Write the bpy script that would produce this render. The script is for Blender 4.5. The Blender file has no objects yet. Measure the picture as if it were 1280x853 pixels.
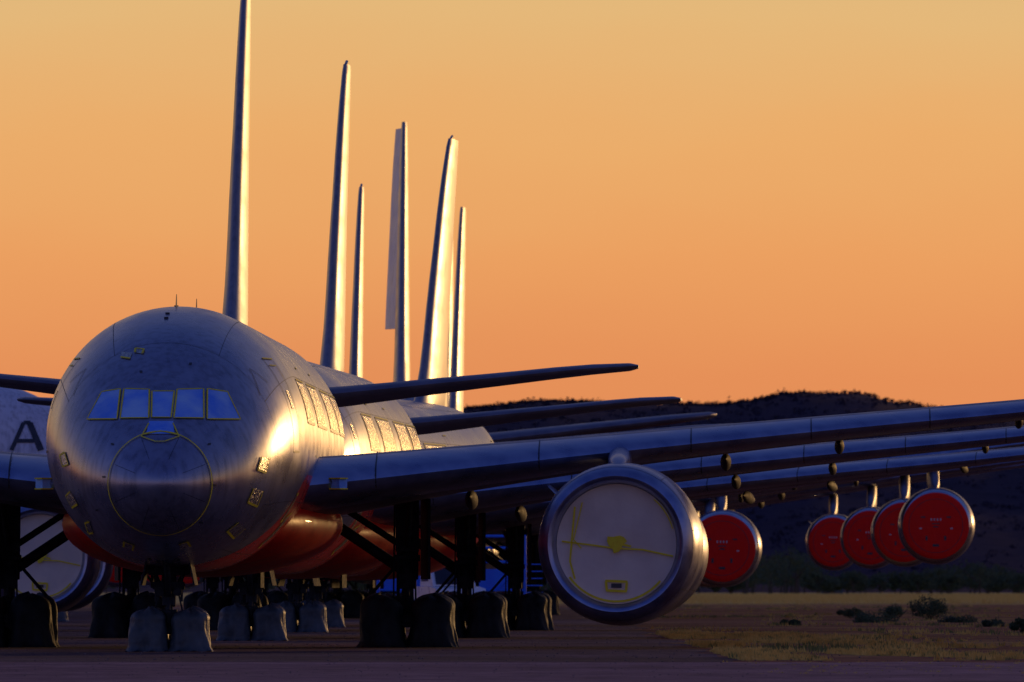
import bpy, math, random
from mathutils import Vector, Matrix, Euler, noise
random.seed(7)
sc=bpy.context.scene
R=math.radians
F=17400.0
CH=1.4

# ------------------------------------------------------------------ helpers
def lin(r,g,b):
    f=lambda c:(c/255/12.92) if c/255<=0.04045 else ((c/255+0.055)/1.055)**2.4
    return (f(r),f(g),f(b),1)

def pchip(xs,ys):
    n=len(xs); h=[xs[i+1]-xs[i] for i in range(n-1)]; d=[(ys[i+1]-ys[i])/h[i] for i in range(n-1)]
    m=[d[0]]+[0]*(n-2)+[d[-1]]
    for i in range(1,n-1):
        if d[i-1]*d[i]>0:
            w1=2*h[i]+h[i-1]; w2=h[i]+2*h[i-1]
            m[i]=(w1+w2)/(w1/d[i-1]+w2/d[i])
    def f(x):
        if x<=xs[0]: return ys[0]
        if x>=xs[-1]: return ys[-1]
        i=0
        while x>xs[i+1]: i+=1
        t=(x-xs[i])/h[i]
        return ((1+2*t)*(1-t)**2*ys[i]+t*(1-t)**2*h[i]*m[i]+t*t*(3-2*t)*ys[i+1]+t*t*(t-1)*h[i]*m[i+1])
    return f

class MB:
    def __init__(s): s.v=[]; s.f=[]; s.m=[]
    def add(s,vs,fs,mi=0):
        b=len(s.v); s.v+= [tuple(v) for v in vs]
        for f in fs: s.f.append(tuple(b+i for i in f)); s.m.append(mi)
    def loft(s,rows,closed=True,cap0=False,cap1=False,mi=0,mf=None):
        b=len(s.v); n=len(rows[0])
        for r in rows: s.v+=[tuple(p) for p in r]
        k=n if closed else n-1
        for i in range(len(rows)-1):
            for j in range(k):
                a=b+i*n+j; c=b+i*n+(j+1)%n
                s.f.append((a,c,c+n,a+n)); s.m.append(mf(i,j) if mf else mi)
        if cap0: s.f.append(tuple(b+j for j in range(n))[::-1]); s.m.append(mi)
        if cap1: s.f.append(tuple(b+(len(rows)-1)*n+j for j in range(n))); s.m.append(mi)
    def cyl(s,p0,p1,r0,r1=None,n=12,mi=0):
        r1=r0 if r1 is None else r1
        p0=Vector(p0);p1=Vector(p1); d=(p1-p0).normalized()
        u=d.orthogonal().normalized(); w=d.cross(u)
        rows=[[p+ (u*math.cos(a)+w*math.sin(a))*r for a in [2*math.pi*k/n for k in range(n)]] for p,r in ((p0,r0),(p1,r1))]
        s.loft(rows,cap0=True,cap1=True,mi=mi)
    def box(s,c,d,mi=0,rot=None):
        vs=[]
        for z in(-1,1):
            for y in(-1,1):
                for x in(-1,1):
                    v=Vector((x*d[0]/2,y*d[1]/2,z*d[2]/2))
                    if rot: v=rot@v
                    vs.append(v+Vector(c))
        s.add(vs,[(0,2,3,1),(4,5,7,6),(0,1,5,4),(2,6,7,3),(0,4,6,2),(1,3,7,5)],mi)
    def ribbon(s,P,N,w,mi=0,closed=False):
        L=[];n=len(P)
        for i in range(n):
            a=P[(i-1)%n] if (closed or i>0) else P[i]; c=P[(i+1)%n] if (closed or i<n-1) else P[i]
            t=(Vector(c)-Vector(a)); 
            if t.length<1e-9: t=Vector((0,0,1))
            sd=Vector(N[i]).cross(t).normalized()*w/2
            L.append([Vector(P[i])-sd,Vector(P[i])+sd])
        if closed: L.append(L[0])
        s.loft(L,closed=False,mi=mi)
    def mesh(s,name,mats,smooth=True,sharp=40):
        me=bpy.data.meshes.new(name); me.from_pydata(s.v,[],s.f)
        for m in mats: me.materials.append(m)
        me.polygons.foreach_set('material_index',s.m)
        me.polygons.foreach_set('use_smooth',[smooth]*len(s.f))
        me.update()
        if smooth:
            try: me.set_sharp_from_angle(angle=R(sharp))
            except Exception: pass
        return me

def obj(name,me,parent=None,mat=None):
    o=bpy.data.objects.new(name,me); sc.collection.objects.link(o)
    if parent: o.parent=parent
    if mat is not None: o.matrix_local=mat
    return o

# ------------------------------------------------------------------ materials
def newmat(name):
    m=bpy.data.materials.new(name); m.use_nodes=True
    nt=m.node_tree; return m,nt,nt.nodes['Principled BSDF']
def nd(nt,t,**k):
    n=nt.nodes.new(t)
    for a,b in k.items(): setattr(n,a,b)
    return n
def noisy(name,c1,c2,scale=3,rough=(.35,.5),metal=0,bump=0.0,bscale=20,detail=4,stretch=(1,1,1),coat=0,spec=.5):
    m,nt,b=newmat(name)
    tc=nd(nt,'ShaderNodeTexCoord'); mp=nd(nt,'ShaderNodeMapping'); mp.inputs['Scale'].default_value=stretch
    nt.links.new(tc.outputs['Object'],mp.inputs[0])
    n=nd(nt,'ShaderNodeTexNoise'); n.inputs['Scale'].default_value=scale; n.inputs['Detail'].default_value=detail
    nt.links.new(mp.outputs[0],n.inputs['Vector'])
    cr=nd(nt,'ShaderNodeValToRGB'); cr.color_ramp.elements[0].position=.35; cr.color_ramp.elements[1].position=.65
    cr.color_ramp.elements[0].color=(*c1,1); cr.color_ramp.elements[1].color=(*c2,1)
    nt.links.new(n.outputs['Fac'],cr.inputs[0]); nt.links.new(cr.outputs[0],b.inputs['Base Color'])
    mr=nd(nt,'ShaderNodeMapRange'); mr.inputs['To Min'].default_value=rough[0]; mr.inputs['To Max'].default_value=rough[1]
    mr.inputs['From Min'].default_value=.3; mr.inputs['From Max'].default_value=.7
    nt.links.new(n.outputs['Fac'],mr.inputs[0]); nt.links.new(mr.outputs[0],b.inputs['Roughness'])
    b.inputs['Metallic'].default_value=metal; b.inputs['Specular IOR Level'].default_value=spec
    b.inputs['Coat Weight'].default_value=coat
    if bump>0:
        n2=nd(nt,'ShaderNodeTexNoise'); n2.inputs['Scale'].default_value=bscale; n2.inputs['Detail'].default_value=3
        nt.links.new(mp.outputs[0],n2.inputs['Vector'])
        bp=nd(nt,'ShaderNodeBump'); bp.inputs['Strength'].default_value=bump; bp.inputs['Distance'].default_value=.05
        nt.links.new(n2.outputs['Fac'],bp.inputs['Height']); nt.links.new(bp.outputs[0],b.inputs['Normal'])
    return m,nt,b,cr

def livery(name,c1,c2,red,metal=.6,rough=(.30,.44)):
    m,nt,b,cr=noisy(name,c1,c2,1.6,rough,metal,.08,1.6,6,(1,.35,1),.12)
    b.inputs['Coat Roughness'].default_value=.2
    tc=nd(nt,'ShaderNodeTexCoord'); mp=nd(nt,'ShaderNodeMapping'); mp.inputs['Scale'].default_value=(3,3,.35)
    nt.links.new(tc.outputs['Object'],mp.inputs[0]); n=nd(nt,'ShaderNodeTexNoise'); n.inputs['Scale'].default_value=2.2; n.inputs['Detail'].default_value=6
    nt.links.new(mp.outputs[0],n.inputs['Vector'])
    mg=nd(nt,'ShaderNodeMapRange'); mg.inputs['From Min'].default_value=.45; mg.inputs['From Max'].default_value=.75; mg.inputs['To Min'].default_value=1; mg.inputs['To Max'].default_value=.6
    nt.links.new(n.outputs['Fac'],mg.inputs[0])
    vm=nd(nt,'ShaderNodeVectorMath',operation='SCALE'); nt.links.new(cr.outputs[0],vm.inputs[0]); nt.links.new(mg.outputs[0],vm.inputs['Scale'])
    nt.links.new(vm.outputs[0],b.inputs['Base Color'])
    if red:
        sp=nd(nt,'ShaderNodeSeparateXYZ'); nt.links.new(tc.outputs['Object'],sp.inputs[0])
        mr=nd(nt,'ShaderNodeMapRange'); mr.interpolation_type='SMOOTHSTEP'
        mr.inputs['From Min'].default_value=4.6; mr.inputs['From Max'].default_value=14
        mr.inputs['To Min'].default_value=1.8; mr.inputs['To Max'].default_value=3.95
        nt.links.new(sp.outputs['Y'],mr.inputs[0])
        lt=nd(nt,'ShaderNodeMath',operation='LESS_THAN'); nt.links.new(sp.outputs['Z'],lt.inputs[0]); nt.links.new(mr.outputs[0],lt.inputs[1])
        mx=nd(nt,'ShaderNodeMix',data_type='RGBA'); nt.links.new(lt.outputs[0],mx.inputs['Factor'])
        nt.links.new(vm.outputs[0],mx.inputs['A']); mx.inputs['B'].default_value=(.90,.012,.004,1)
        nt.links.new(mx.outputs['Result'],b.inputs['Base Color'])
        mm=nd(nt,'ShaderNodeMapRange'); mm.inputs['To Min'].default_value=metal; mm.inputs['To Max'].default_value=.0
        nt.links.new(lt.outputs[0],mm.inputs[0]); nt.links.new(mm.outputs[0],b.inputs['Metallic'])
    return m
M_FUS=livery('silver_paint',(.29,.29,.37),(.39,.39,.47),True,.7,(.23,.36))
M_FIN=livery('fin_paint',(.17,.175,.23),(.24,.24,.29),False,.1,(.3,.45))
M_QUAD=livery('pale_paint',(.21,.21,.26),(.29,.285,.32),False,.1,(.3,.45))
M_WHITE=livery('white_paint',(.66,.66,.72),(.78,.78,.82),False,0)
M_RED=noisy('red_paint',(.80,.010,.003),(.95,.016,.005),1.2,(.4,.55),0,.1,3,coat=.05,spec=.3)[0]
M_WING=noisy('wing_paint',(.12,.12,.17),(.20,.20,.26),1.2,(.35,.5),.35,.1,3,5,(1,.3,1))[0]
M_FAIR=noisy('fairing_paint',(.03,.03,.04),(.05,.05,.065),1.2,(.6,.8),0,spec=.2)[0]
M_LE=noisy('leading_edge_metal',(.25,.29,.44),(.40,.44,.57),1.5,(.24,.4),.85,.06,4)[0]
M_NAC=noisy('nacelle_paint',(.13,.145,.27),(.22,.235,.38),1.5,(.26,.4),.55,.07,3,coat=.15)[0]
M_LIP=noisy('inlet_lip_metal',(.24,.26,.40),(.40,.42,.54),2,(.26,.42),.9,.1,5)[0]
M_SLIP=noisy('bare_lip_metal',(.6,.6,.62),(.75,.75,.76),2,(.15,.3),.95,.1,5)[0]
M_DISC=noisy('inlet_plug_fabric',(.80,.64,.50),(.95,.79,.62),.9,(.7,.9),0,.5,2.2)[0]
M_REDC=noisy('red_cover_fabric',(.94,.004,.001),(1.0,.010,.001),1.8,(.5,.7),0,.6,3,spec=.25)[0]
M_YEL=noisy('yellow_tape',(.95,.70,.01),(1.0,.82,.02),8,(.45,.6),0,.1,10)[0]
M_FILM=noisy('window_film',(.12,.34,1.0),(.42,.68,1.0),1.3,(.3,.5),.0,.8,3,spec=.3)[0]
M_FOIL=noisy('foil',(.50,.46,.38),(.8,.74,.62),9,(.18,.38),.9,.9,16)[0]
M_DARK=noisy('dark_seam',(.03,.03,.035),(.05,.05,.06),4)[0]
M_WMARK=noisy('white_marking',(.6,.5,.5),(.7,.6,.6),4)[0]
M_GEAR=noisy('gear_steel',(.010,.013,.020),(.034,.040,.052),5,(.7,.9),0,spec=.15)[0]
M_COV=noisy('wheel_cover_cloth',(.008,.014,.021),(.028,.042,.058),2.0,(.6,.8),0,1.0,3.5,spec=.25)[0]
M_COV2=noisy('wheel_cover_cloth_light',(.035,.05,.064),(.09,.115,.138),2.0,(.45,.7),0,1.0,3.5)[0]
M_TYRE=noisy('tyre_rubber',(.02,.02,.02),(.035,.035,.035),6,(.7,.9))[0]

# ------------------------------------------------------------------ fuselage body
class Body:
    def __init__(s,k):
        u=[math.sqrt(a[0]) for a in k]
        s.T=pchip(u,[a[1] for a in k]); s.B=pchip(u,[a[2] for a in k]); s.W=pchip(u,[a[3] for a in k]); s.L=k[-1][0]
    def sec(s,y):
        u=math.sqrt(max(y,0)); t,b=s.T(u),s.B(u); return (t+b)/2,max((t-b)/2,1e-4),max(s.W(u),1e-4)
    def P(s,y,th):
        zc,hh,hw=s.sec(y); return Vector((hw*math.sin(th),y,zc+hh*math.cos(th)))
    def N(s,y,th):
        e=1e-3; y=max(y,2*e)
        a=s.P(y+e,th)-s.P(y-e,th); b=s.P(y,th+e)-s.P(y,th-e)
        n=b.cross(a).normalized()
        zc,_,_=s.sec(y); c=s.P(y,th)-Vector((0,y+.5,zc))
        return n if n.dot(c)>0 else -n
    def front(s,x,z,off=.012):
        lo,hi=1e-4,20
        for _ in range(40):
            m=(lo+hi)/2; zc,hh,hw=s.sec(m)
            if (x/hw)**2+((z-zc)/hh)**2>1: lo=m
            else: hi=m
        zc,hh,hw=s.sec(hi); th=math.atan2(x/hw,(z-zc)/hh); n=s.N(hi,th)
        return s.P(hi,th)+n*off,n
    def side(s,y,z,sg,off=.012):
        zc,hh,hw=s.sec(y); c=max(-1,min(1,(z-zc)/hh)); th=sg*math.acos(c); n=s.N(y,th)
        return s.P(y,th)+n*off,n
    def build(s,mb,n=72,rows=130):
        R_=[]
        U=math.sqrt(s.L)
        for i in range(rows+1):
            y=(U*(i/rows))**2
            if i==0: y=1e-4
            R_.append([s.P(y,2*math.pi*j/n) for j in range(n)])
        mb.loft(R_,cap0=True,cap1=True)

def patch(mb,fn,c,n=5,mi=0):
    rows=[]
    for i in range(n+1):
        r=[]
        for j in range(n+1):
            u,v=j/n,i/n
            a=(c[0][0]*(1-u)+c[1][0]*u)*(1-v)+(c[3][0]*(1-u)+c[2][0]*u)*v
            b=(c[0][1]*(1-u)+c[1][1]*u)*(1-v)+(c[3][1]*(1-u)+c[2][1]*u)*v
            r.append(fn(a,b)[0])
        rows.append(r)
    mb.loft(rows,closed=False,mi=mi)
def line(mb,fn,pts,w,mi=0,closed=False,sub=6):
    P=[];N=[]; n=len(pts)
    for i in range(n if closed else n-1):
        a,b=pts[i],pts[(i+1)%n]
        for k in range(sub):
            t=k/sub; p,q=fn(a[0]*(1-t)+b[0]*t,a[1]*(1-t)+b[1]*t); P.append(p);N.append(q)
    if not closed:
        p,q=fn(*pts[-1]); P.append(p);N.append(q)
    mb.ribbon(P,N,w,mi,closed)

TW=Body([(0,3.65,3.65,0),(.1,3.98,3.33,.37),(.4,4.32,3.0,.76),(1.0,4.78,2.66,1.2),(2,5.4,2.32,1.72),(3,6.02,2.1,2.08),(4,6.58,1.96,2.35),
 (5,6.98,1.88,2.53),(6.2,7.28,1.83,2.67),(8,7.54,1.78,2.82),(10,7.66,1.76,2.88),(12,7.7,1.76,2.885),(38,7.7,1.76,2.885),(42,7.7,2.05,2.82),
 (46,7.68,2.8,2.5),(50,7.58,3.95,1.92),(53,7.42,4.9,1.32),(55.5,7.15,5.75,.7),(56.7,6.85,6.2,.28)])
QD=Body([(0,4.6,4.6,0),(.3,5.4,3.9,.8),(1,6.0,3.3,1.45),(2.5,6.9,2.8,2.2),(4.5,8.2,2.4,2.85),(7,9.6,2.1,3.3),(10,10.3,2.05,3.5),(14,10.5,2.0,3.57),
 (48,10.5,2.0,3.57),(54,10.5,2.6,3.4),(60,10.3,4.2,2.8),(66,9.9,6.2,1.8),(70,9.4,7.5,.9),(72,8.9,8.3,.3)])

# ------------------------------------------------------------------ lifting surfaces
def naca(t): return 5*(.2969*math.sqrt(t)-.126*t-.3516*t*t+.2843*t**3-.1036*t**4)
def surf(mb,st,vert=False,sg=1,c0=0,c1=1,n=16,camber=.02,defl=0,mf=None,cap0=True):
    rows=[]
    for (s_,yl,z,ch,tc,inc) in st:
        ts=[c0+(c1-c0)*(.5-.5*math.cos(math.pi*k/n)) for k in range(n+1)]
        up=[(t,naca(t)*tc) for t in ts]; lo=[(t,-naca(t)*tc) for t in ts]
        pts=[(t,h) for t,h in up]+[(t,h) for t,h in lo[::-1]]
        if c0==0: pts=pts[:-1]
        r=[]
        for t,h in pts:
            if not vert: h+=camber*(1-(2*t-.9)**2)*1.0 if t<1 else 0
            yy=t*ch; hh=h*ch
            if defl:
                yh=c0*ch; dy=yy-yh; yy=yh+dy*math.cos(defl); hh=hh+dy*math.sin(defl)
            if vert: r.append((hh*1.0,yl+yy,s_))
            else:
                a=R(inc); r.append((sg*s_,yl+yy*math.cos(a)+hh*math.sin(a),z-yy*math.sin(a)+hh*math.cos(a)))
        rows.append(r)
    mb.loft(rows,cap0=cap0,cap1=True,mf=mf)
def densify(st,k=6):
    xs=[a[0] for a in st]; fs=[pchip(xs,[a[i] for a in st]) for i in range(1,6)]
    out=[]
    for i in range(len(st)-1):
        for j in range(k):
            x=xs[i]+(xs[i+1]-xs[i])*j/k; out.append((x,*[f(x) for f in fs]))
    out.append(st[-1]); return out

def bag(w,l,h,seed,n=80,m=26):
    mb=MB(); rows=[]; rnd=random.Random(seed); ph=[rnd.uniform(0,6.3) for _ in range(8)]
    lean=rnd.uniform(-.05,.05); tilt=rnd.uniform(-.05,.05)
    for i in range(m+1):
        t=i/m
        if t<.78: s_=1.18-.12*min(t/.1,1)-.12*t+.03*math.sin(t*9+ph[4])
        else: s_=(.95+.03*math.sin(7.0+ph[4]))*math.sqrt(max(0,1-((t-.78)/.22)**2*.97))
        r=[]
        for j in range(n):
            a=2*math.pi*j/n; ca,sa=math.cos(a),math.sin(a)
            e=3.4; q=(abs(ca)**e+abs(sa)**e)**(-1/e)
            rid=lambda x:1-abs(math.sin(x))
            fold=.09*rid(2.5*a+ph[0]+2.2*t)*(1-.8*t)+.05*rid(4.5*a+ph[1]-3.5*t)*(1-.7*t)+.03*math.sin(13*a+ph[2]+5*t)*(1-t)+.08*noise.noise(Vector((ca*1.7+seed,sa*1.7,t*3)))
            rr=q*s_*.97+fold*(1 if t<.9 else .4)-.04
            top=(.09*noise.noise(Vector((ca*1.8+seed,sa*1.8,1.7)))+tilt*ca*1.2)*max(0,t-.35)*1.5
            r.append((rr*ca*w/2+lean*t*w,rr*sa*l/2,h*(t*.99)+top+(.03*rid(5*a+ph[3]) if i==0 else 0)))
        rows.append(r)
    mb.loft(rows,cap1=True); return mb

def nacelle(sc_=1.0,red=False):
    out=[]
    mb=MB(); n=72
    prof=[(.9,1.34),(.5,1.36),(.2,1.39),(.06,1.44),(0,1.50),(-.01,1.55),(.03,1.62),(.12,1.69),(.3,1.76),(.6,1.81),(1.1,1.85),(1.9,1.87),(2.8,1.82),(3.8,1.68),(4.6,1.52),(4.75,1.49),(4.72,1.44),(4.4,1.3)]
    def row(y,r): return [(r*sc_*math.sin(a),y*sc_,(r*math.cos(a))*sc_) for a in [2*math.pi*j/n for j in range(n)]]
    mb.loft([row(*p) for p in prof],mf=lambda i,j:1 if i<8 else 0)
    mb.loft([row(4.2,1.3),row(4.8,1.1),row(6.0,.8),row(6.5,.7),row(6.4,.5),row(7.4,.08)],mi=1,cap1=True)
    for y,r in((.32,1.768),(2.0,1.872),(3.3,1.765)):
        P=[Vector(v) for v in row(y,r+.004)]; N=[Vector((p.x,0,p.z)).normalized() for p in P]
        mb.ribbon(P,N,.02,2,True)
    for a0 in (35,80,125,-80,-125):
        P=[];N=[]
        for k in range(9):
            y=.35+k*.2; r=1.765+.105*min(1,(y-.3)/1.4)**.6+.008; v=Vector((math.sin(R(a0)),0,math.cos(R(a0)))); P.append((v*r+Vector((0,y,0)))*sc_); N.append(v)
        mb.ribbon(P,N,.015,2)
    a=R(-52); c=Vector((math.sin(a),0,math.cos(a)))
    mb.add([c*1.82*sc_+Vector((0,1.0,0)),c*2.12*sc_+Vector((0,1.7,0)),c*2.2*sc_+Vector((0,2.3,0)),c*1.8*sc_+Vector((0,2.6,0)),
            c*1.82*sc_+Vector((.03,1.0,.03)),c*2.12*sc_+Vector((.03,1.7,.03)),c*2.2*sc_+Vector((.03,2.3,.03)),c*1.8*sc_+Vector((.03,2.6,.03))],
           [(0,1,2,3),(7,6,5,4),(0,4,5,1),(1,5,6,2),(2,6,7,3)],0)
    me=mb.mesh('nacelle',[M_NAC,M_SLIP if red else M_LIP,M_DARK]); out.append(('nacelle',me))
    mb=MB()
    if red:
        rows=[]
        for r,y in((1.58,.12),(1.61,.0),(1.56,-.03),(1.45,-.05),(1.0,-.06),(.5,-.065),(.02,-.07)):
            rows.append(row(y,r))
        mb.loft(rows,mi=0)
        fn=lambda x,z:(Vector((x*sc_,-.085*sc_,z*sc_)),Vector((0,-1,0)))
        for (cx,cz,w,h,m_) in ((-.62,.42,.2,.07,1),(.62,.42,.2,.07,1),(0,.1,.36,.05,1),(0,-.05,.26,.05,1),(0,-.95,.3,.12,1),(-.45,-.6,.1,.22,1),(.45,-.6,.1,.22,1)):
            patch(mb,fn,[(cx-w/2,cz+h/2),(cx+w/2,cz+h/2),(cx+w/2,cz-h/2),(cx-w/2,cz-h/2)],1,m_)
        for dx in(-.25,-.1,.05,.2): patch(mb,fn,[(dx,.36),(dx+.06,.36),(dx+.06,.25),(dx,.25)],1,2)
        for dx in(-.8,.7): patch(mb,fn,[(dx,-.1),(dx+.12,-.1),(dx+.12,-.16),(dx,-.16)],1,2)
        P=[fn(1.3*math.sin(a),1.3*math.cos(a))[0] for a in [2*math.pi*j/48 for j in range(48)]]
        mb.ribbon(P,[Vector((0,-1,0))]*48,.018,1,True)
        out.append(('inlet_cover',mb.mesh('inlet_cover',[M_REDC,M_DARK,M_WMARK])))
    else:
        rows=[]
        for r in(1.37,1.3,1.15,1.0,.85,.7,.5,.35,.2,.01):
            rows.append([(p[0],p[1]+.05*noise.noise(Vector((p[0]*1.7,0,p[2]*1.7))),p[2]) for p in row(.3+.02*(r<1.35),r)])
        mb.loft(rows,mi=0)
        fn=lambda x,z:(Vector((x,.255,z)),Vector((0,-1,0)))
        circ=lambda r,a0,a1,k=20:[(r*math.sin(R(a0+(a1-a0)*i/k)),r*math.cos(R(a0+(a1-a0)*i/k))) for i in range(k+1)]
        line(mb,fn,[(-1.25,.06),(-.6,-.02),(0,-.1),(.6,-.13),(1.3,-.28)],.04,1)
        line(mb,fn,[(-.95,.85),(-1.0,.3),(-1.06,-.4),(-.95,-.8)],.045,1)
        line(mb,fn,circ(1.31,130,235),.05,1)
        line(mb,fn,circ(1.33,40,75),.03,1)
        line(mb,fn,[(-.78,.95),(-.98,.1),(-.8,-.1)],.03,1)
        star=[]
        for i in range(13):
            a=2*math.pi*i/13; r=.15+.1*((i*5)%4)/3; star.append((r*math.sin(a),.03+r*math.cos(a)))
        mb.add([fn(x,z)[0]+Vector((0,-.004,0)) for x,z in star],[tuple(range(13))],1)
        line(mb,fn,[(.1,.0),(.34,-.06)],.05,1)
        line(mb,fn,[(-.24,-.84),(.24,-.86),(.22,-1.08),(-.22,-1.06)],.06,1,True)
        patch(mb,lambda x,z:(fn(x,z)[0]+Vector((0,.001,0)),0),[(-.12,-.9),(.12,-.9),(.12,-1.0),(-.12,-1.0)],1,2)
        out.append(('inlet_plug',mb.mesh('inlet_plug',[M_DISC,M_YEL,M_DARK])))
    return out

def pylon(x,y0,z0,zw,L=9.5):
    mb=MB(); rows=[]
    for t,h,w,b in((0,.02,.05,.0),(.04,.22,.16,-.05),(.12,.42,.22,-.1),(.3,.6,.26,-.15),(.5,1.,.28,-.15),(.75,1.,.24,.05),(1,.8,.05,.3)):
        zt=z0+(zw-z0)*min(1,h); zb=z0+b-.15
        y=y0+t*L; r=[]
        for j in range(20):
            a=2*math.pi*j/20; r.append((x+w*math.sin(a)*(1.0),y,(zt+zb)/2+(zt-zb)/2*math.copysign(abs(math.cos(a))**.6,math.cos(a))))
        rows.append(r)
    mb.loft(rows,cap0=True,cap1=True); return mb

def fairings(mb,lst,sg):
    for (x,y0,z,L,r) in lst:
        rows=[]
        for i in range(17):
            t=i/16; rr=r*max(.01,math.sin(math.pi*t**.75))**.85
            rows.append([(sg*x+rr*.62*math.sin(a),y0+t*L,z+.04-.03*t*L+rr*.95*math.cos(a)) for a in [2*math.pi*j/16 for j in range(16)]])
        mb.loft(rows,cap0=True,cap1=True)

def main_gear(sg,x,zt,xi):
    mb=MB(); X=sg*x
    mb.cyl((X,0,.62),(X,0,1.9),.14); mb.cyl((X,0,1.6),(X,.1,zt),.25,.27,16)
    mb.cyl((X,-.8,.62),(X,.8,.62),.16,.16)
    for y in(-.75,.75): mb.cyl((X-.75,y,.62),(X+.75,y,.62),.09)
    mb.cyl((X,0,1.75),(sg*xi,.1,zt-.35),.13); mb.cyl((X,.05,2.3),(sg*(xi+.4),-.1,zt-.1),.08)
    mb.cyl((X,0,1.8),(X,2.3,zt-.1),.09); mb.cyl((X,-.1,2.2),(X+sg*.1,-1.6,zt-.1),.07)
    mb.cyl((X,-.22,1.7),(X,-.5,1.2),.06); mb.cyl((X,-.5,1.2),(X,-.2,.75),.06)
    mb.box((X+sg*.42,.2,2.55),(.06,1.5,1.9),1,Matrix.Rotation(R(8),3,'Z')); mb.box((X,-.32,2.9),(.55,.06,1.3),0)
    mb.box((X,-.28,1.55),(.42,.3,.35),0); mb.cyl((X-.3,-.25,2.1),(X+.3,-.25,2.1),.08)
    mb.box((X-sg*.1,-.2,1.05),(.5,.3,.3),0); mb.cyl((X-sg*.9,-.1,1.2),(X-sg*.2,-.1,2.0),.04)
    mb.box((sg*xi*.55,-.4,1.75),(.05,2.4,.7),2)
    for k in(-.24,-.2,.13,.2,-.33): mb.cyl((X+k,-.24,.8),(X+k*.9,-.3,zt-.3),.022,n=6)
    return mb.mesh('main_gear',[M_GEAR,M_GEAR,M_GEAR])
def nose_gear(zt):
    mb=MB()
    mb.cyl((0,0,.45),(0,0,1.2),.09); mb.cyl((0,0,1.0),(0,.15,zt),.15,.17)
    mb.cyl((-.5,0,.45),(.5,0,.45),.07); mb.cyl((0,.02,1.15),(0,-1.3,zt),.07)
    for s_ in(-1,1):
        mb.cyl((s_*.1,0,1.25),(s_*.42,.3,zt),.05)
        mb.box((s_*.52,.2,zt-.2),(.035,1.9,.6),1,Matrix.Rotation(s_*R(-12),3,'Y'))
        mb.cyl((s_*.2,-.2,1.32),(s_*.2,-.3,1.32),.1,.1,14,2)
        mb.cyl((s_*.3,-.12,.9),(s_*.14,-.12,1.6),.02,n=6)
        mb.cyl((s_*.28,-.1,1.1),(s_*.3,-.2,zt),.03,n=6)
    mb.cyl((0,-.14,1.2),(0,-.35,.9),.045); mb.cyl((0,-.35,.9),(0,-.1,.6),.045)
    mb.box((0,-.15,1.45),(.7,.16,.16)); mb.box((0,-.1,.8),(.36,.2,.25)); mb.box((0,.1,zt-.12),(.9,.5,.3))
    return mb.mesh('nose_gear',[M_GEAR,M_GEAR,M_GEAR])

BAGS=[bag(1.0,1.2,1.26,i*3.1+1).mesh('wheel_cover',[M_COV],True,60) for i in range(5)]
BAGN=[bag(.86,1.0,.96,i*5.3+2).mesh('wheel_cover',[M_COV2],True,60) for i in range(3)]

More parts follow.
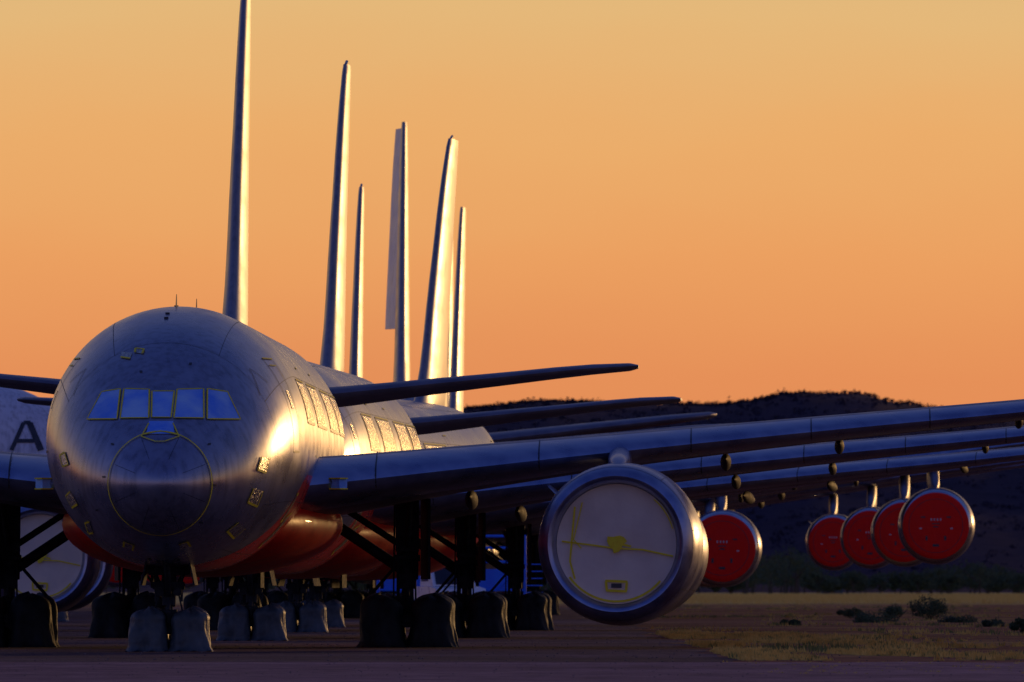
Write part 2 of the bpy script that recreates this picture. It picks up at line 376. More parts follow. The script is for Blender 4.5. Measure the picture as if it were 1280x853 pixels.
def T(x,y,z,rz=0): return Matrix.Translation((x,y,z))@Matrix.Rotation(rz,4,'Z')
I=Matrix.Identity(4)
def twin_parts():
    L=[]
    mb=MB(); TW.build(mb,96,170); L.append(('fuselage',mb.mesh('fuselage',[M_FUS]),I))
    mb=MB(); rows=[]
    for i in range(41):
        t=i/40; s_=max(.02,math.sin(math.pi*t))**.45
        rows.append([(3.25*s_*math.sin(a)*1.0,13.5+23*t,2.88+(1.24*s_)*math.cos(a)) for a in [2*math.pi*j/48 for j in range(48)]])
    mb.loft(rows,cap0=True,cap1=True); L.append(('belly_fairing',mb.mesh('belly_fairing',[M_RED]),I))
    fr=lambda x,z:TW.front(x,z,.014); fr2=lambda x,z:TW.front(x,z,.024)
    w=MB()
    panes=[[(-.24,5.66),(.24,5.66),(.21,5.08),(-.21,5.08)]]
    for s_ in(-1,1):
        panes.append([(s_*.30,5.70),(s_*.86,5.72),(s_*.90,5.07),(s_*.27,5.07)])
        panes.append([(s_*.94,5.72),(s_*1.36,5.66),(s_*1.66,5.06),(s_*.97,5.05)])
    for p in panes: patch(w,fr,p,8,0)
    patch(w,fr,[(-.26,5.0),(.26,5.0),(.30,4.72),(-.30,4.72)],5,0)
    for p in panes: line(w,fr2,p,.034,1,True,8)
    line(w,fr2,[(-.26,4.95),(-.40,4.66),(-.1,4.55),(.1,4.55),(.40,4.66),(.26,4.95)],.03,1)
    line(w,fr2,[(-.36,4.7),(0,4.78),(.36,4.7)],.03,1)
    c=[(1.11*math.sin(2*math.pi*k/60),3.66+1.11*math.cos(2*math.pi*k/60)) for k in range(60)]
    line(w,fr2,c,.036,1,True,1)
    for k in range(8):
        a=R(22.5+45*k); line(w,lambda x,z:TW.front(x,z,.008),[(.55*math.sin(a),3.66+.55*math.cos(a)),(1.05*math.sin(a),3.66+1.05*math.cos(a))],.008,4,False,5)
    rnd=random.Random(3)
    for (px,py,a,s_) in ((86,578,20,.15),(95,627,30,.17),(116,661,10,.13),(330,584,-15,.17),(320,624,-22,.19),(296,664,-50,.18),(167,683,70,.12),(235,683,-70,.12),(160,449,82,.13),(176,444,82,.10)):
        x=(px-209)/56.3; z=(735-py)/56.3+1.4; a=R(a); hw,hh=s_*.5,s_*.9
        q=[(-hw,hh),(hw*.9,hh*1.1),(hw,-hh),(-hw*1.1,-hh*.9)]
        q=[(x+u*math.cos(a)-v*math.sin(a),z+u*math.sin(a)+v*math.cos(a)) for u,v in q]
        patch(w,fr,q,4,2); 
        for k in range(4):
            if rnd.random()<.75: line(w,fr2,[q[k],q[(k+1)%4]],rnd.uniform(.03,.055),1,False,4)
    for (px,py) in ((140,600),(268,560),(150,560),(275,610),(130,640),(258,655),(180,470),(240,460),(225,700),(190,700)):
        x=(px-209)/56.3; z=(735-py)/56.3+1.4
        patch(w,fr,[(x-.03,z+.02),(x+.03,z+.02),(x+.03,z-.02),(x-.03,z-.02)],1,3)
    for y in(4.4,7.95,9.6,13,16,19,22.5,26,29.5,33,36.5,40,43,46):
        P=[TW.P(y,2*math.pi*k/90) for k in range(90)]; N=[TW.N(y,2*math.pi*k/90) for k in range(90)]
        w.ribbon([p+n*.006 for p,n in zip(P,N)],N,.012 if y<8 else .018,3,True)
    for th in(-150,-118,-62,-28,28,62,118,150):
        P=[TW.P(y,R(th))+TW.N(y,R(th))*.006 for y in [4.4+i*.6 for i in range(65)]]; N=[TW.N(y,R(th)) for y in [4.4+i*.6 for i in range(65)]]
        w.ribbon(P,N,.014,3)
    for s_ in(-1,1):
        sd=lambda y,z,s_=s_:TW.side(y,z,s_,.012); sd2=lambda y,z,s_=s_:TW.side(y,z,s_,.02)
        for (y0,y1,z0,z1) in((6.6,7.7,4.4,6.45),(17.2,18.2,4.4,6.4),(27,28,4.4,6.4),(44,45,4.6,6.4)):
            line(w,sd,[(y0,z0),(y1,z0),(y1,z1),(y0,z1)],.05,3,True,6)
            line(w,sd2,[(y0,z1),(y1,z1)],.04,1,False,3)
        patch(w,sd,[(7.0,5.75),(7.3,5.75),(7.3,5.35),(7.0,5.35)],3,2)
        line(w,sd2,[(6.75,6.3),(7.55,6.3),(7.55,6.0)],.03,1)
        line(w,sd,[(4.3,5.6),(4.9,6.2),(5.4,5.9)],.025,3)
        for (y0,y1) in((11.5,16.5),(19,26),(29,35.5),(36.5,43)):
            k=int((y1-y0)/.62)
            for i in range(k):
                a=y0+i*.62; patch(w,sd,[(a,6.0),(a+.5,6.0),(a+.5,5.15),(a,5.15)],3,2)
            line(w,sd2,[(y0,6.06),(y1,6.06)],.05,1,False,12); line(w,sd2,[(y0,5.1),(y1,5.1)],.05,3,False,12)
            line(w,sd2,[(y0,5.1),(y0,6.06)],.3,3); line(w,sd2,[(y1,5.1),(y1,6.06)],.3,3)
        for i in range(3):
            patch(w,sd,[(11+i*8,3.5),(11.8+i*8,3.5),(11.8+i*8,2.9),(11+i*8,2.9)],3,2)
            line(w,sd2,[(11+i*8,3.5),(11.8+i*8,3.5),(11.8+i*8,2.9),(11+i*8,2.9)],.07,1,True)
        patch(w,sd,[(12.6,3.0),(14.2,3.1),(14.1,2.3),(12.7,2.4)],3,2)
        line(w,sd2,[(12.6,3.0),(14.2,3.1),(14.1,2.3),(12.7,2.4)],.06,1,True)
    L.append(('covers_and_tape',w.mesh('covers_and_tape',[M_FILM,M_YEL,M_FOIL,M_DARK,M_GEAR]),I))
    mb=MB()
    for (y,h) in((9.5,.32),(21,.4)):
        z=TW.P(y,0).z-.03
        mb.loft([[(-.02,y,z),(0,y-.15,z),(.02,y,z),(0,y+.25,z)],[(-.008,y+.15,z+h),(0,y+.1,z+h),(.008,y+.15,z+h),(0,y+.3,z+h)]],cap1=True)
    for y in(6.5,7.2,12):
        z=TW.P(y,0).z-.02; mb.cyl((-.1,y,z),(-.1,y,z+.05),.05)
    L.append(('antenna',mb.mesh('antenna',[M_FAIR]),I))
    ws=densify([(0,15.8,3.45,14.2,.115,2.8),(2.6,17.5,3.68,12.2,.112,2.8),(6,19.8,4.08,9.8,.11,2.2),(9.7,22.3,4.52,7.8,.105,1.5),(15,25.9,5.1,6.1,.1,.8),(20,29.3,5.62,4.8,.1,0),(25,32.7,6.25,3.5,.1,-.5),(28,35,6.7,2.2,.1,-.5),(29.6,37.2,6.95,.9,.09,0),(30,38.3,7.0,.3,.09,0)],5)
    hs=densify([(0,47.2,6.1,7.2,.085,1.2),(1.5,48.3,6.2,6.3,.085,1.2),(6,51.7,6.68,4.3,.08,.6),(9.7,54.5,7.05,2.9,.07,0),(9.95,54.9,7.06,2.3,.04,0)],4)
    LE=[pchip([s[0] for s in ws],[s[i] for s in ws]) for i in(1,2,3,4)]
    for sg in(1,-1):
        mb=MB(); surf(mb,ws,sg=sg,n=20,mf=lambda i,j:1 if (j<5 or j>35) else 0)
        for X in (4.2,7.9,11.4,14.2,17,19.8,22.6,25.4):
            yl,zl,ch,tc=[f(X) for f in LE]; P=[];N=[]
            for k in range(-6,9):
                t=(abs(k)/8)**2*.14; h=math.copysign(naca(t)*tc,k if k else 1)+.02*(1-(2*t-.9)**2); P.append(Vector((sg*X,yl+t*ch-.006,zl+h*ch+.004*(1 if k>0 else -1)))); N.append(Vector((0,-1+t*6,(k/8))).normalized())
            mb.ribbon(P,N,.03,2)
        L.append(('wing',mb.mesh('wing',[M_WING,M_LE,M_DARK]),I))
        mb=MB(); fairings(mb,[(6.2,26.6,3.5,5.4,.24),(12.2,28.4,4.4,4.9,.21),(14.9,29.6,4.78,4.4,.19),(19.2,31.1,5.36,3.8,.16)],sg); L.append(('flap_fairing',mb.mesh('flap_fairing',[M_FAIR]),I))
        mb=MB(); surf(mb,hs,sg=sg,camber=-.008); L.append(('tailplane',mb.mesh('tailplane',[M_WING]),I))
    mb=MB(); surf(mb,densify([(7.0,39.8,0,11.5,.05,0),(7.9,42.6,0,9.0,.068,0),(12,47.0,0,6.4,.066,0),(16.7,52.3,0,3.7,.060,0),(17.02,52.9,0,3.2,.055,0)],4),vert=True)
    mb.cyl((0,53.3,17.0),(0,53.9,17.12),.05)
    L.append(('fin',mb.mesh('fin',[M_FIN]),I))
    en=nacelle()
    kk=0
    for sg in(1,-1):
        for nme,me in en: L.append((nme,me,T(sg*9.7,17.3,2.4,-sg*R(3.6))))
        L.append(('pylon',pylon(sg*9.75,18.2,4.22,4.72).mesh('pylon',[M_NAC]),I))
        L.append(('main_gear',main_gear(sg,4.7,3.7,2.3),T(0,28.3,0)))
        k=0
        for dx in(-.57,.57):
            for dy in(-.75,.75):
                L.append(('wheel_cover',BAGS[(k+kk)%5],T(sg*4.7+dx,28.3+dy,0,R(k*7-8)+math.pi*(k%2)))); k+=1
        kk+=2
        mb=MB(); mb.box((sg*3.25,18.1,3.78),(.55,.3,.22),0,Matrix.Rotation(R(-35*sg),3,'Z')); mb.box((sg*3.25,18.04,3.9),(.6,.3,.03),1,Matrix.Rotation(R(-35*sg),3,'Z')); mb.box((sg*3.25,18.04,3.66),(.6,.3,.03),1,Matrix.Rotation(R(-35*sg),3,'Z'))
        L.append(('landing_light_cover',mb.mesh('landing_light_cover',[M_FILM,M_YEL]),I))
    L.append(('nose_gear',nose_gear(1.95),T(0,5.6,0)))
    for i,dx in enumerate((-.46,.46)): L.append(('wheel_cover',BAGN[i],T(dx,5.6,0)))
    return L
QFS=densify([(9.6,53,0,15.5,.045,0),(10.9,56.3,0,12.8,.065,0),(17,62,0,9.3,.062,0),(23.6,68.1,0,5.5,.055,0),(24,68.7,0,4.9,.05,0)],4)
def quad_parts(mat,defl):
    L=[]
    mb=MB(); QD.build(mb,56,100); L.append(('fuselage',mb.mesh('fuselage',[mat]),I))
    w=MB()
    for s_ in(-1,1):
        sd=lambda y,z,s_=s_:QD.side(y,z,s_,.02)
        for zz in(4.9,7.9):
            for i in range(46):
                y=9.5+i; patch(w,sd,[(y,zz+.4),(y+.3,zz+.4),(y+.3,zz),(y,zz)],1,0)
    fr=lambda x,z:QD.front(x,z,.02)
    for s_ in(-1,1):
        for a,b in((.05,.7),(.78,1.4),(1.45,1.9)): patch(w,fr,[(s_*a,6.9),(s_*b,6.85-.1*b),(s_*b*1.05,6.3),(s_*a,6.3)],4,1)
    L.append(('windows',w.mesh('windows',[M_DARK,M_FILM]),I))
    mb=MB(); rows=[]
    for i in range(25):
        t=i/24; s_=max(.02,math.sin(math.pi*t))**.4
        rows.append([(4.1*s_*math.sin(a),18+30*t,3.2+1.7*s_*math.cos(a)) for a in [2*math.pi*j/32 for j in range(32)]])
    mb.loft(rows,cap0=True,cap1=True); L.append(('belly_fairing',mb.mesh('belly_fairing',[mat]),I))
    ws=densify([(0,19,4.1,20,.11,2.5),(3.6,22,4.5,17,.11,2.5),(9,25.8,5.3,13.5,.105,2),(15,30,6.1,10.5,.1,1.5),(25,36.9,7.5,7.8,.1,.8),(35,43.8,8.9,5,.1,0),(39.3,47,9.5,3.4,.1,0),(39.9,48.2,9.6,1.8,.08,0)],4)
    hs=densify([(0,60,8.2,10.5,.1,1),(2,61.5,8.3,9.2,.1,1),(9,67,9.1,6.2,.1,0),(14.8,71.3,9.8,3.5,.1,0),(15.2,72.4,9.85,2,.08,0)],3)
    en=nacelle(.95,True)
    for sg in(1,-1):
        mb=MB(); surf(mb,ws,sg=sg,n=16,mf=lambda i,j:1 if (j<4 or j>28) else 0); L.append(('wing',mb.mesh('wing',[M_WING,M_LE]),I))
        mb=MB(); fairings(mb,[(9,37,4.85,6,.34),(18.5,39.5,6.25,5.2,.30)],sg); L.append(('flap_fairing',mb.mesh('flap_fairing',[M_FAIR]),I))
        mb=MB(); surf(mb,hs,sg=sg,camber=0); L.append(('tailplane',mb.mesh('tailplane',[M_WING]),I))
        for (x,y,z,zw) in((15,26.3,3.2,6.2),(24.9,33.8,4.25,7.5)):
            for nme,me in en: L.append((nme,me,T(sg*x,y,z,-sg*R(2))))
            L.append(('pylon',pylon(sg*x,y+.9,z+1.72,zw,9).mesh('pylon',[M_WING]),I))
        for (x,y,xi) in((6.0,34,3.2),(2.6,37.5,1.2)):
            L.append(('main_gear',main_gear(sg,x,4.2 if x>5 else 2.6,xi),T(0,y,0))); k=0
            for dx in(-.6,.6):
                for dy in(-.8,.8): L.append(('wheel_cover',BAGS[k%5],T(sg*x+dx,y+dy,0,R(k*9)))); k+=1
    mb=MB(); surf(mb,QFS,vert=True,c1=.70); L.append(('fin',mb.mesh('fin',[mat]),I))
    mb=MB(); surf(mb,[s for s in QFS if 11.3<s[0]<23.7],vert=True,c0=.702,c1=1,defl=defl,n=8); L.append(('rudder',mb.mesh('rudder',[mat]),I))
    L.append(('nose_gear',nose_gear(2.2),T(0,5.6,0)))
    for i,dx in enumerate((-.46,.46)): L.append(('wheel_cover',BAGN[i],T(dx,5.6,0)))
    return L
def place(parts,x,y,yaw,name='airliner'):
    e=bpy.data.objects.new(name,None); sc.collection.objects.link(e); e.empty_display_size=3
    e.location=(x,y,0); e.rotation_euler=(0,0,-R(yaw))
    for n,me,mt in parts: obj(n,me,e,mt)
    return e
TP=twin_parts()
place(TP,-7.62,300,.93)
place(TP,-7.1,362,2.3)
place(TP,-7.25,431,5.5)
place(TP,-7.0,489,1.2)
QP=quad_parts(M_QUAD,0)
QP1=[]
for n,me,mt in QP:
    if n=='rudder':
        mb=MB(); surf(mb,[s for s in QFS if 13.6<s[0]<23.9],vert=True,c0=.702,c1=1,defl=-R(17),n=8); me=mb.mesh('rudder',[M_WHITE])  # whiter paint on this rudder stands in for its gold-lit face
    QP1.append((n,me,mt))
place(QP1,-5.6,606,.3)
place(QP,-5.9,681,1.9)
place(QP,-6.1,757,2.6)
place(QP,-5.8,833,1.5)
WP=[]
for n,me,mt in QP:
    if n in('fuselage','fin','rudder','belly_fairing'):
        me=me.copy(); me.materials.clear(); me.materials.append(M_WHITE)
    WP.append((n,me,mt))
wp=place(WP,-13.3,576,-90)
mb=MB()
def lt(y0,z0,s,segs):
    sd=lambda y,z:QD.side(y,z,-1,.03)
    for a,b,w in segs: line(mb,sd,[(y0-a[0]*s,z0+a[1]*s),(y0-b[0]*s,z0+b[1]*s)],w*s,0)
lt(7.3,7.05,1.15,(((0,0),(.42,1),.15),((.42,1),(.66,1),.15),((.62,1),(1.05,0),.24),((.2,.34),(.8,.34),.15)))
lt(9.0,7.05,1.15,(((0,0),(0,1),.2),((0,.05),(.7,.05),.16)))
obj('airline_lettering',mb.mesh('airline_lettering',[M_DARK]),wp)

# ------------------------------------------------------------------ ground
def ground_mat(name,base,alt,strips=None,con=.8,straw=None):
    m,nt,b=newmat(name)
    g=nd(nt,'ShaderNodeNewGeometry'); 
    n1=nd(nt,'ShaderNodeTexNoise'); n1.inputs['Scale'].default_value=.06; n1.inputs['Detail'].default_value=8; n1.inputs['Roughness'].default_value=.65
    n2=nd(nt,'ShaderNodeTexNoise'); n2.inputs['Scale'].default_value=1.1; n2.inputs['Detail'].default_value=8; n2.inputs['Roughness'].default_value=.7
    nt.links.new(g.outputs['Position'],n1.inputs['Vector']); nt.links.new(g.outputs['Position'],n2.inputs['Vector'])
    c1=nd(nt,'ShaderNodeValToRGB'); c1.color_ramp.elements[0].position=.38; c1.color_ramp.elements[1].position=.62
    c1.color_ramp.elements[0].color=(*base,1); c1.color_ramp.elements[1].color=(*alt,1)
    nt.links.new(n1.outputs['Fac'],c1.inputs[0])
    c2=nd(nt,'ShaderNodeValToRGB'); c2.color_ramp.elements[0].position=.42; c2.color_ramp.elements[1].position=.6
    c2.color_ramp.elements[0].color=(.45,.45,.45,1); c2.color_ramp.elements[1].color=(1.35,1.3,1.25,1)
    nt.links.new(n2.outputs['Fac'],c2.inputs[0])
    mx=nd(nt,'ShaderNodeMix',data_type='RGBA',blend_type='MULTIPLY'); mx.inputs['Factor'].default_value=con
    nt.links.new(c1.outputs[0],mx.inputs['A']); nt.links.new(c2.outputs[0],mx.inputs['B'])
    out=mx.outputs['Result']
    if straw:
        n3=nd(nt,'ShaderNodeTexNoise'); n3.inputs['Scale'].default_value=.022; n3.inputs['Detail'].default_value=9; n3.inputs['Roughness'].default_value=.72
        nt.links.new(g.outputs['Position'],n3.inputs['Vector'])
        ms=nd(nt,'ShaderNodeMapRange'); ms.inputs['From Min'].default_value=.54; ms.inputs['From Max'].default_value=.62; ms.inputs['To Max'].default_value=.6; nt.links.new(n3.outputs['Fac'],ms.inputs[0])
        m3=nd(nt,'ShaderNodeMix',data_type='RGBA'); nt.links.new(ms.outputs[0],m3.inputs['Factor']); nt.links.new(out,m3.inputs['A']); m3.inputs['B'].default_value=(*straw,1)
        out=m3.outputs['Result']
    if strips:
        sp=nd(nt,'ShaderNodeSeparateXYZ'); nt.links.new(g.outputs['Position'],sp.inputs[0])
        ad=nd(nt,'ShaderNodeMath',operation='MULTIPLY_ADD'); nt.links.new(n1.outputs['Fac'],ad.inputs[0]); ad.inputs[1].default_value=700; nt.links.new(sp.outputs['Y'],ad.inputs[2])
        mr=nd(nt,'ShaderNodeMapRange'); mr.inputs['From Min'].default_value=1450; mr.inputs['From Max'].default_value=1700
        nt.links.new(ad.outputs[0],mr.inputs[0])
        m2=nd(nt,'ShaderNodeMix',data_type='RGBA'); nt.links.new(mr.outputs[0],m2.inputs['Factor']); nt.links.new(out,m2.inputs['A']); m2.inputs['B'].default_value=(*strips,1)
        out=m2.outputs['Result']
    nt.links.new(out,b.inputs['Base Color']); b.inputs['Roughness'].default_value=.95; b.inputs['Specular IOR Level'].default_value=.05
    bp=nd(nt,'ShaderNodeBump'); bp.inputs['Strength'].default_value=.6; bp.inputs['Distance'].default_value=.06
    nt.links.new(n2.outputs['Fac'],bp.inputs['Height']); nt.links.new(bp.outputs[0],b.inputs['Normal'])
    return m
M_GR=ground_mat('dirt',(.18,.050,.032),(.38,.125,.075),strips=(.85,.52,.13),straw=(.58,.31,.07))
M_AP=ground_mat('apron_surface',(.11,.054,.056),(.22,.115,.110))
M_TX=ground_mat('taxiway_surface',(.25,.115,.125),(.46,.23,.225))
mb=MB(); mb.add([(-9000,-400,0),(9000,-400,0),(9000,12000,0),(-9000,12000,0)],[(0,1,2,3)]); obj('ground',mb.mesh('ground',[M_GR],False))
def sheet(name,pts,z,mat):
    mb=MB(); mb.add([(x,y,z) for x,y in pts],[tuple(range(len(pts)))]); return obj(name,mb.mesh(name,[mat],False))
rnd=random.Random(11)
edge=[(4.2+rnd.uniform(-.5,.5)+(.6 if y>500 else 0),y) for y in range(262,1000,6)]
sheet('apron',[(-120,262)]+edge+[(-120,1000)],.004,M_AP)
edge=[(x,261.5+rnd.uniform(-3,2)*(x>4)) for x in [300-i*1.5 for i in range(198)]]
sheet('taxiway',[(-300,120),(300,120)]+edge+[(-300,261.5)],.008,M_TX)

M_GRASS=noisy('dry_grass_blades',(.60,.36,.06),(.90,.62,.14),.7,(.8,.95))[0]
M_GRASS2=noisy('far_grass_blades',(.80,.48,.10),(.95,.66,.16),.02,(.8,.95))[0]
M_GREEN=noisy('green_grass_blades',(.12,.15,.035),(.30,.28,.07),.7,(.8,.95))[0]
def tuft(mb,x,y,h,w,k,rnd,mi=0):
    for _ in range(k):
        a=rnd.uniform(0,6.28); r=rnd.uniform(0,w); bx,by=x+r*math.cos(a),y+r*math.sin(a); l=rnd.uniform(-.5,.5)*h; hh=h*rnd.uniform(.5,1.1)
        ww=h*.09+.004
        mb.add([(bx-ww,by,-.005),(bx+ww,by,-.005),(bx+l,by+rnd.uniform(-.3,.3)*h,hh)],[(0,1,2)],mi)
rnd=random.Random(5); mb=MB()
for _ in range(10000):
    y=rnd.uniform(268,430); x=4.4+abs(rnd.gauss(0,1))*3.0
    if noise.noise(Vector((x*.35,y*.05,0)))<.06: continue
    tuft(mb,x,y,rnd.uniform(.04,.15),.12,10,rnd,int(rnd.random()<.12))
for _ in range(8000):
    y=266+(rnd.random()**1.5)*900; x=rnd.uniform(4.8,4.8+y*.05)
    nn=noise.noise(Vector((x*.2,y*.02,3)))
    if nn<.14: continue
    tuft(mb,x,y,rnd.uniform(.05,.18),.3,8,rnd,int(nn>.36 or rnd.random()<.15))
for _ in range(260):
    tuft(mb,rnd.uniform(4,16),rnd.uniform(225,262),rnd.uniform(.02,.05),.08,7,rnd)
obj('dry_grass',mb.mesh('dry_grass',[M_GRASS,M_GREEN],False))
mb=MB()
for _ in range(12000):
    y=rnd.uniform(1200,2900); x=rnd.uniform(-.02,.05)*y
    tuft(mb,x,y,rnd.uniform(.2,.55),1.4,4,rnd)
obj('far_grass',mb.mesh('far_grass',[M_GRASS2],False))
M_ST=noisy('stone',(.12,.08,.07),(.25,.17,.14),5,(.8,.95))[0]
mb=MB()
for _ in range(2200):
    y=rnd.uniform(215,520); x=rnd.uniform(-.037,.037)*y*1.2; s=rnd.uniform(.01,.035)
    if y<262 : s*=.7
    v=[Vector((rnd.uniform(.6,1)*a*s+x,rnd.uniform(.6,1)*b*s+y,c*s*.6+.01)) for a,b,c in((1,0,0),(-1,0,0),(0,1,0),(0,-1,0),(0,0,1),(0,0,-1))]
    mb.add(v,[(0,2,4),(2,1,4),(1,3,4),(3,0,4),(2,0,5),(1,2,5),(3,1,5),(0,3,5)])
obj('gravel',mb.mesh('gravel',[M_ST],False))

M_LEAF=noisy('foliage',(.032,.052,.018),(.085,.11,.034),.8,(.7,.9))[0]
M_BARK=noisy('bark',(.06,.045,.035),(.1,.08,.06),3,(.8,.95))[0]
def crown(mb,c,rx,rz,nb,nl,ls,rnd):
    blobs=[]
    for _ in range(nb):
        a=rnd.uniform(0,6.28); q=math.sqrt(rnd.random())
        blobs.append((c[0]+rx*.75*q*math.cos(a),c[1]+rx*.75*q*math.sin(a),c[2]+rz*rnd.uniform(-.6,.6)*(1.1-q*.6),rx*rnd.uniform(.22,.42)))
    for b in blobs:
        for _ in range(nl):
            d=Vector((rnd.gauss(0,1),rnd.gauss(0,1),rnd.gauss(0,1))).normalized()*b[3]*rnd.uniform(.6,1.05); d.z*=.75
            p=Vector(b[:3])+d; u=Vector((rnd.gauss(0,1),rnd.gauss(0,1),rnd.gauss(0,1))).normalized(); v=u.orthogonal().normalized(); s=ls*rnd.uniform(.6,1.3)
            if p.z<.02: p.z=.02+abs(p.z)*.2
            mb.add([p-u*s,p+v*s*.5,p+u*s,p-v*s*.5],[(0,1,2,3)],0)
def tree(mb,x,y,h,w,rnd,ls=.36,nl=60,nb=11):
    mb.cyl((x,y,0),(x+rnd.uniform(-.2,.2),y,h*.5),.03*h,.018*h,7,1)
    for _ in range(4):
        a=rnd.uniform(0,6.28); mb.cyl((x,y,h*.3),(x+w*.3*math.cos(a),y+w*.3*math.sin(a),h*.7),.015*h,.006*h,5,1)
    crown(mb,(x,y,h*.52),w*.5,h*.5,nb,nl,ls,rnd)
rnd=random.Random(21); mb=MB()
def px2(px,d): return (px-640)*d/F
for (a,b,n,h0,h1) in((930,1010,20,8,13),(1010,1170,26,3,6.5),(1165,1300,30,4,8),(1300,1700,24,4,8),(560,930,30,3,6),(-300,560,26,4,8)):
    for _ in range(n):
        d=rnd.uniform(2950,3500); h=rnd.uniform(h0,h1); tree(mb,px2(rnd.uniform(a,b),d),d,h,h*rnd.uniform(1.0,1.9),rnd)
obj('distant_trees',mb.mesh('distant_trees',[M_LEAF,M_BARK],False))
def shrub(px,d,w,h,s,nb=10):
    rnd=random.Random(s); mb=MB(); x=px2(px,d)
    for _ in range(6):
        a=rnd.uniform(0,6.28); mb.cyl((x,d,0),(x+w*.3*math.cos(a),d+w*.3*math.sin(a),h*.6),.02,.008,5,1)
    crown(mb,(x,d,h*.45),w*.5,h*.5,nb,110,.05,rnd); obj('shrub',mb.mesh('shrub',[M_LEAF,M_BARK],False))
shrub(1163,610,1.9,1.2,1,20); shrub(1122,620,1.6,.75,2,12); shrub(1063,640,1.4,.5,3); shrub(1092,560,2.4,.22,4,16); shrub(1195,560,1.6,.2,5); shrub(1278,420,.8,.6,6); shrub(1240,500,1.2,.25,7); shrub(990,520,1.0,.16,8)

M_HILL=ground_mat('hazed_hill_soil',(.030,.020,.044),(.044,.030,.060),con=.35)  # purple tint of distance haze is mixed into the soil colour
kx=[-6000,-3000,-1200,-500,-100,600,680,760,820,880,930,985,1030,1070,1105,1150,1200,1290,1450,1800,2600,4500,8000]
ky=[470,500,560,590,560,512,505,506,507,509,505,496,496,499,508,513,520,528,545,600,560,500,520]
hd=5000.0
rf=pchip([(a-640)*hd/F for a in kx],[(735-b)*hd/F+CH for b in ky])
mb=MB(); rows=[]
xs=[-2100+i*14 for i in range(150)]+[i*2.0 for i in range(-0,130)]+[260+i*14 for i in range(140)]
def hz(x,t,H):
    k=min(1,t); y=3900+t*1100; s_=k*k*(3-2*k) if t<=1 else 1-(t-1)*.9
    nz=noise.noise(Vector((x*.012,y*.004,0)))*9+noise.noise(Vector((x*.04,y*.02,5)))*3
    return H*s_+nz*(k*(1-k)*3.2)
for i in range(30):
    t=i/22; r=[]
    for x in xs:
        r.append((x,3900+t*1100,max(hz(x,t,rf(x)),-.5) if i else -2))
    rows.append(r)
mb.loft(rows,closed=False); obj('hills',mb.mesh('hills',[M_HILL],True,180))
rnd=random.Random(8); mb=MB()
M_SCR=noisy('hazed_scrub_leaves',(.018,.014,.025),(.032,.024,.042),.05,(.8,.9),spec=.1)[0]  # leaf colour carries the same painted haze tint as the hills
for _ in range(8000):
    x=rnd.uniform(-60,330); t=1.0-(rnd.random()**1.5)*.9
    if rnd.random()<.4: t=1.0
    z=hz(x,t,rf(x)); y=3900+t*1100
    if noise.noise(Vector((x*.05,y*.01,2)))<-.35: continue
    s=rnd.uniform(.35,1.15)
    for _ in range(8):
        p=Vector((x+rnd.gauss(0,.9)*s,y+rnd.gauss(0,.9)*s,z+abs(rnd.gauss(0,.6))*s)); u=Vector((rnd.gauss(0,1),rnd.gauss(0,1),rnd.gauss(0,1))).normalized(); v=u.orthogonal().normalized()
        mb.add([p-u*.6*s,p+v*.4*s,p+u*.6*s,p-v*.4*s],[(0,1,2,3)])
obj('hill_scrub',mb.mesh('hill_scrub',[M_SCR],False))

M_CAR=noisy('white_car_paint',(.75,.75,.77),(.85,.85,.87),2,(.25,.35))[0]
M_GLASS=noisy('car_glass',(.02,.02,.03),(.03,.03,.04),2,(.08,.12))[0]
M_BLUE=noisy('blue_steel_paint',(.02,.16,.85),(.03,.22,.95),2,(.4,.5))[0]
e=bpy.data.objects.new('pickup_truck',None); sc.collection.objects.link(e); e.location=(-2.75,588,0); e.rotation_euler=(0,0,R(12)); e.scale=(1.15,1.15,1.3)
mb=MB()
def prism(prof,w,mi=0):
    mb.loft([[(-w/2,y,z) for y,z in prof],[(w/2,y,z) for y,z in prof]],cap0=True,cap1=True,mi=mi)
prism([(-2.6,.45),(-2.65,.85),(-2.5,1.05),(-1.3,1.12),(2.6,1.12),(2.65,.5)],1.85)
prism([(-1.35,1.13),(-.75,1.78),(-.5,1.85),(.8,1.85),(1.0,1.13)],1.6)
mb.box((0,-1.08,1.46),(1.35,.03,.72),1,Matrix.Rotation(R(-43),3,'X'))
for s_ in(-1,1): mb.box((s_*.81,.1,1.5),(.02,1.2,.42),1); mb.box((s_*.7,-2.62,.85),(.35,.05,.16),3)
mb.box((0,-2.66,.62),(1.1,.05,.2),2)
for x in(-.85,.85):
    for y in(-1.7,1.7): mb.cyl((x-.12,y,.38),(x+.12,y,.38),.38,.38,20,2)
obj('body',mb.mesh('body',[M_CAR,M_GLASS,M_TYRE,M_FOIL],True,30),e)
def stand(x,y):
    mb=MB()
    for x_ in(-1.1,1.1):
        for y_ in(-.8,.8): mb.cyl((x_,y_,0),(x_,y_,3.6),.07)
    for z in(.3,1.3,2.5,3.1,3.6):
        for y_ in(-.8,.8): mb.cyl((-1.1,y_,z),(1.1,y_,z),.055)
        for x_ in(-1.1,1.1): mb.cyl((x_,-.8,z),(x_,.8,z),.055)
    mb.box((0,0,2.5),(2.2,1.6,.12))
    for i in range(8): mb.box((1.5,-.8-.28*i,2.4-.3*i),(.7,.26,.04))
    mb.cyl((-1.1,-.8,.3),(1.1,-.8,2.5),.05); mb.box((0,0,1.75),(1.7,1.3,.9))
    o=obj('maintenance_stand',mb.mesh('maintenance_stand',[M_BLUE],True,30)); o.location=(x,y,0)
stand(-.55,592); stand(-4.6,593)
M_SHED=noisy('shed_cladding',(.06,.08,.08),(.09,.11,.11),2,(.5,.6))[0]
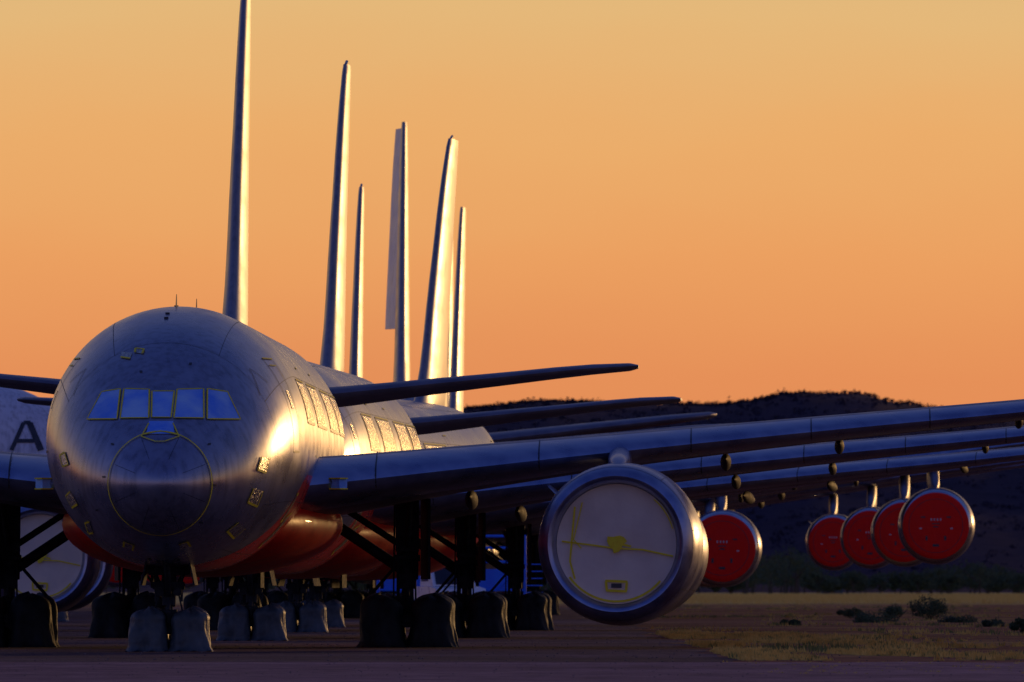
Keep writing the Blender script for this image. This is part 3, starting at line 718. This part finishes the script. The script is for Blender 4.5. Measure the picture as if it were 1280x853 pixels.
mb=MB(); mb.box((0,0,1.1),(5,4,2.2),0); mb.loft([[(-2.8,-2.2,2.2),(2.8,-2.2,2.2),(2.8,0,2.9),(-2.8,0,2.9)],[(-2.8,2.2,2.1),(2.8,2.2,2.1),(2.8,.05,2.85),(-2.8,.05,2.85)]],cap0=True,cap1=True,mi=0); mb.box((-1,-2.02,.95),(1.1,.06,1.9),1); mb.box((1.2,-2.02,1.3),(1.0,.06,.7),1)
o=obj('shed',mb.mesh('shed',[M_SHED,M_DARK],False)); o.location=(px2(1040,3200),3200,0)

# ------------------------------------------------------------------ camera
cam=bpy.data.cameras.new('camera'); co=bpy.data.objects.new('camera',cam); sc.collection.objects.link(co)
co.location=(0,0,CH); pitch=math.atan((735-426.5)/F); co.rotation_euler=(math.pi/2+pitch,0,0)
cam.sensor_width=36; cam.lens=F/1280*36; cam.clip_start=1; cam.clip_end=30000
cam.dof.use_dof=True; cam.dof.focus_distance=312; cam.dof.aperture_fstop=7.1
sc.camera=co

# ------------------------------------------------------------------ sun
SUN_AZ,SUN_EL=24,3.5
sd_=Vector((math.sin(R(SUN_AZ))*math.cos(R(SUN_EL)),math.cos(R(SUN_AZ))*math.cos(R(SUN_EL)),math.sin(R(SUN_EL))))
sl=bpy.data.lights.new('sun','SUN'); sl.energy=0.6; sl.angle=R(3); sl.color=(1,.56,.20)
so=bpy.data.objects.new('sun',sl); sc.collection.objects.link(so); so.rotation_euler=sd_.to_track_quat('Z','Y').to_euler(); so.location=(100,200,60)

# ------------------------------------------------------------------ world
w=bpy.data.worlds.new('World'); sc.world=w; w.use_nodes=True; nt=w.node_tree; nt.nodes.clear()
out=nd(nt,'ShaderNodeOutputWorld'); bg=nd(nt,'ShaderNodeBackground'); nt.links.new(bg.outputs[0],out.inputs[0])
tc=nd(nt,'ShaderNodeTexCoord'); nm=nd(nt,'ShaderNodeVectorMath',operation='NORMALIZE'); nt.links.new(tc.outputs['Generated'],nm.inputs[0])
sp=nd(nt,'ShaderNodeSeparateXYZ'); nt.links.new(nm.outputs[0],sp.inputs[0])
mx0=nd(nt,'ShaderNodeMath',operation='MAXIMUM'); nt.links.new(sp.outputs['Z'],mx0.inputs[0]); mx0.inputs[1].default_value=0
pw=nd(nt,'ShaderNodeMath',operation='POWER'); nt.links.new(mx0.outputs[0],pw.inputs[0]); pw.inputs[1].default_value=.5
hm=nd(nt,'ShaderNodeMapping'); hm.inputs['Scale'].default_value=(25,25,90); nt.links.new(nm.outputs[0],hm.inputs[0])
hn=nd(nt,'ShaderNodeTexNoise'); hn.inputs['Scale'].default_value=1.0; hn.inputs['Detail'].default_value=3; nt.links.new(hm.outputs[0],hn.inputs['Vector'])
ha=nd(nt,'ShaderNodeMath',operation='MULTIPLY_ADD'); nt.links.new(hn.outputs['Fac'],ha.inputs[0]); ha.inputs[1].default_value=.022; nt.links.new(pw.outputs[0],ha.inputs[2])
hb=nd(nt,'ShaderNodeMath',operation='SUBTRACT'); nt.links.new(ha.outputs[0],hb.inputs[0]); hb.inputs[1].default_value=.011
def ramp(stops):
    r=nd(nt,'ShaderNodeValToRGB'); cr=r.color_ramp; cr.elements[0].position=stops[0][0]; cr.elements[0].color=stops[0][1]
    cr.elements[1].position=stops[-1][0]; cr.elements[1].color=stops[-1][1]
    for p,c in stops[1:-1]: e=cr.elements.new(p); e.color=c
    nt.links.new(hb.outputs[0],r.inputs[0]); return r
ra=ramp([(0,lin(214,120,78)),(.121,lin(227,142,88)),(.155,lin(233,158,96)),(.18,lin(233,171,106)),(.205,lin(226,183,122)),(.30,lin(192,162,130)),(.45,lin(105,108,138)),(.7,lin(56,74,130)),(1,lin(36,52,110))])
rb=ramp([(0,lin(178,140,138)),(.15,lin(172,140,146)),(.3,lin(134,126,160)),(.5,lin(86,102,160)),(.75,lin(48,68,138)),(1,lin(36,52,110))])
dt=nd(nt,'ShaderNodeVectorMath',operation='DOT_PRODUCT'); nt.links.new(nm.outputs[0],dt.inputs[0]); dt.inputs[1].default_value=(.35,.937,0)
mr=nd(nt,'ShaderNodeMapRange'); mr.interpolation_type='SMOOTHSTEP'; mr.inputs['From Min'].default_value=-.2; mr.inputs['From Max'].default_value=.8
nt.links.new(dt.outputs['Value'],mr.inputs[0])
mx=nd(nt,'ShaderNodeMix',data_type='RGBA'); nt.links.new(mr.outputs[0],mx.inputs['Factor']); nt.links.new(rb.outputs[0],mx.inputs['A']); nt.links.new(ra.outputs[0],mx.inputs['B'])
sk=nd(nt,'ShaderNodeTexSky'); sk.sky_type='NISHITA'; sk.sun_disc=False; sk.sun_elevation=R(SUN_EL); sk.sun_rotation=R(SUN_AZ)
sm=nd(nt,'ShaderNodeVectorMath',operation='SCALE'); nt.links.new(sk.outputs[0],sm.inputs[0]); sm.inputs['Scale'].default_value=.0015
ad=nd(nt,'ShaderNodeVectorMath',operation='ADD'); nt.links.new(mx.outputs['Result'],ad.inputs[0]); nt.links.new(sm.outputs[0],ad.inputs[1])
nt.links.new(ad.outputs[0],bg.inputs['Color']); bg.inputs['Strength'].default_value=1
sc.view_settings.view_transform='Standard'; sc.view_settings.look='None'; sc.view_settings.exposure=0
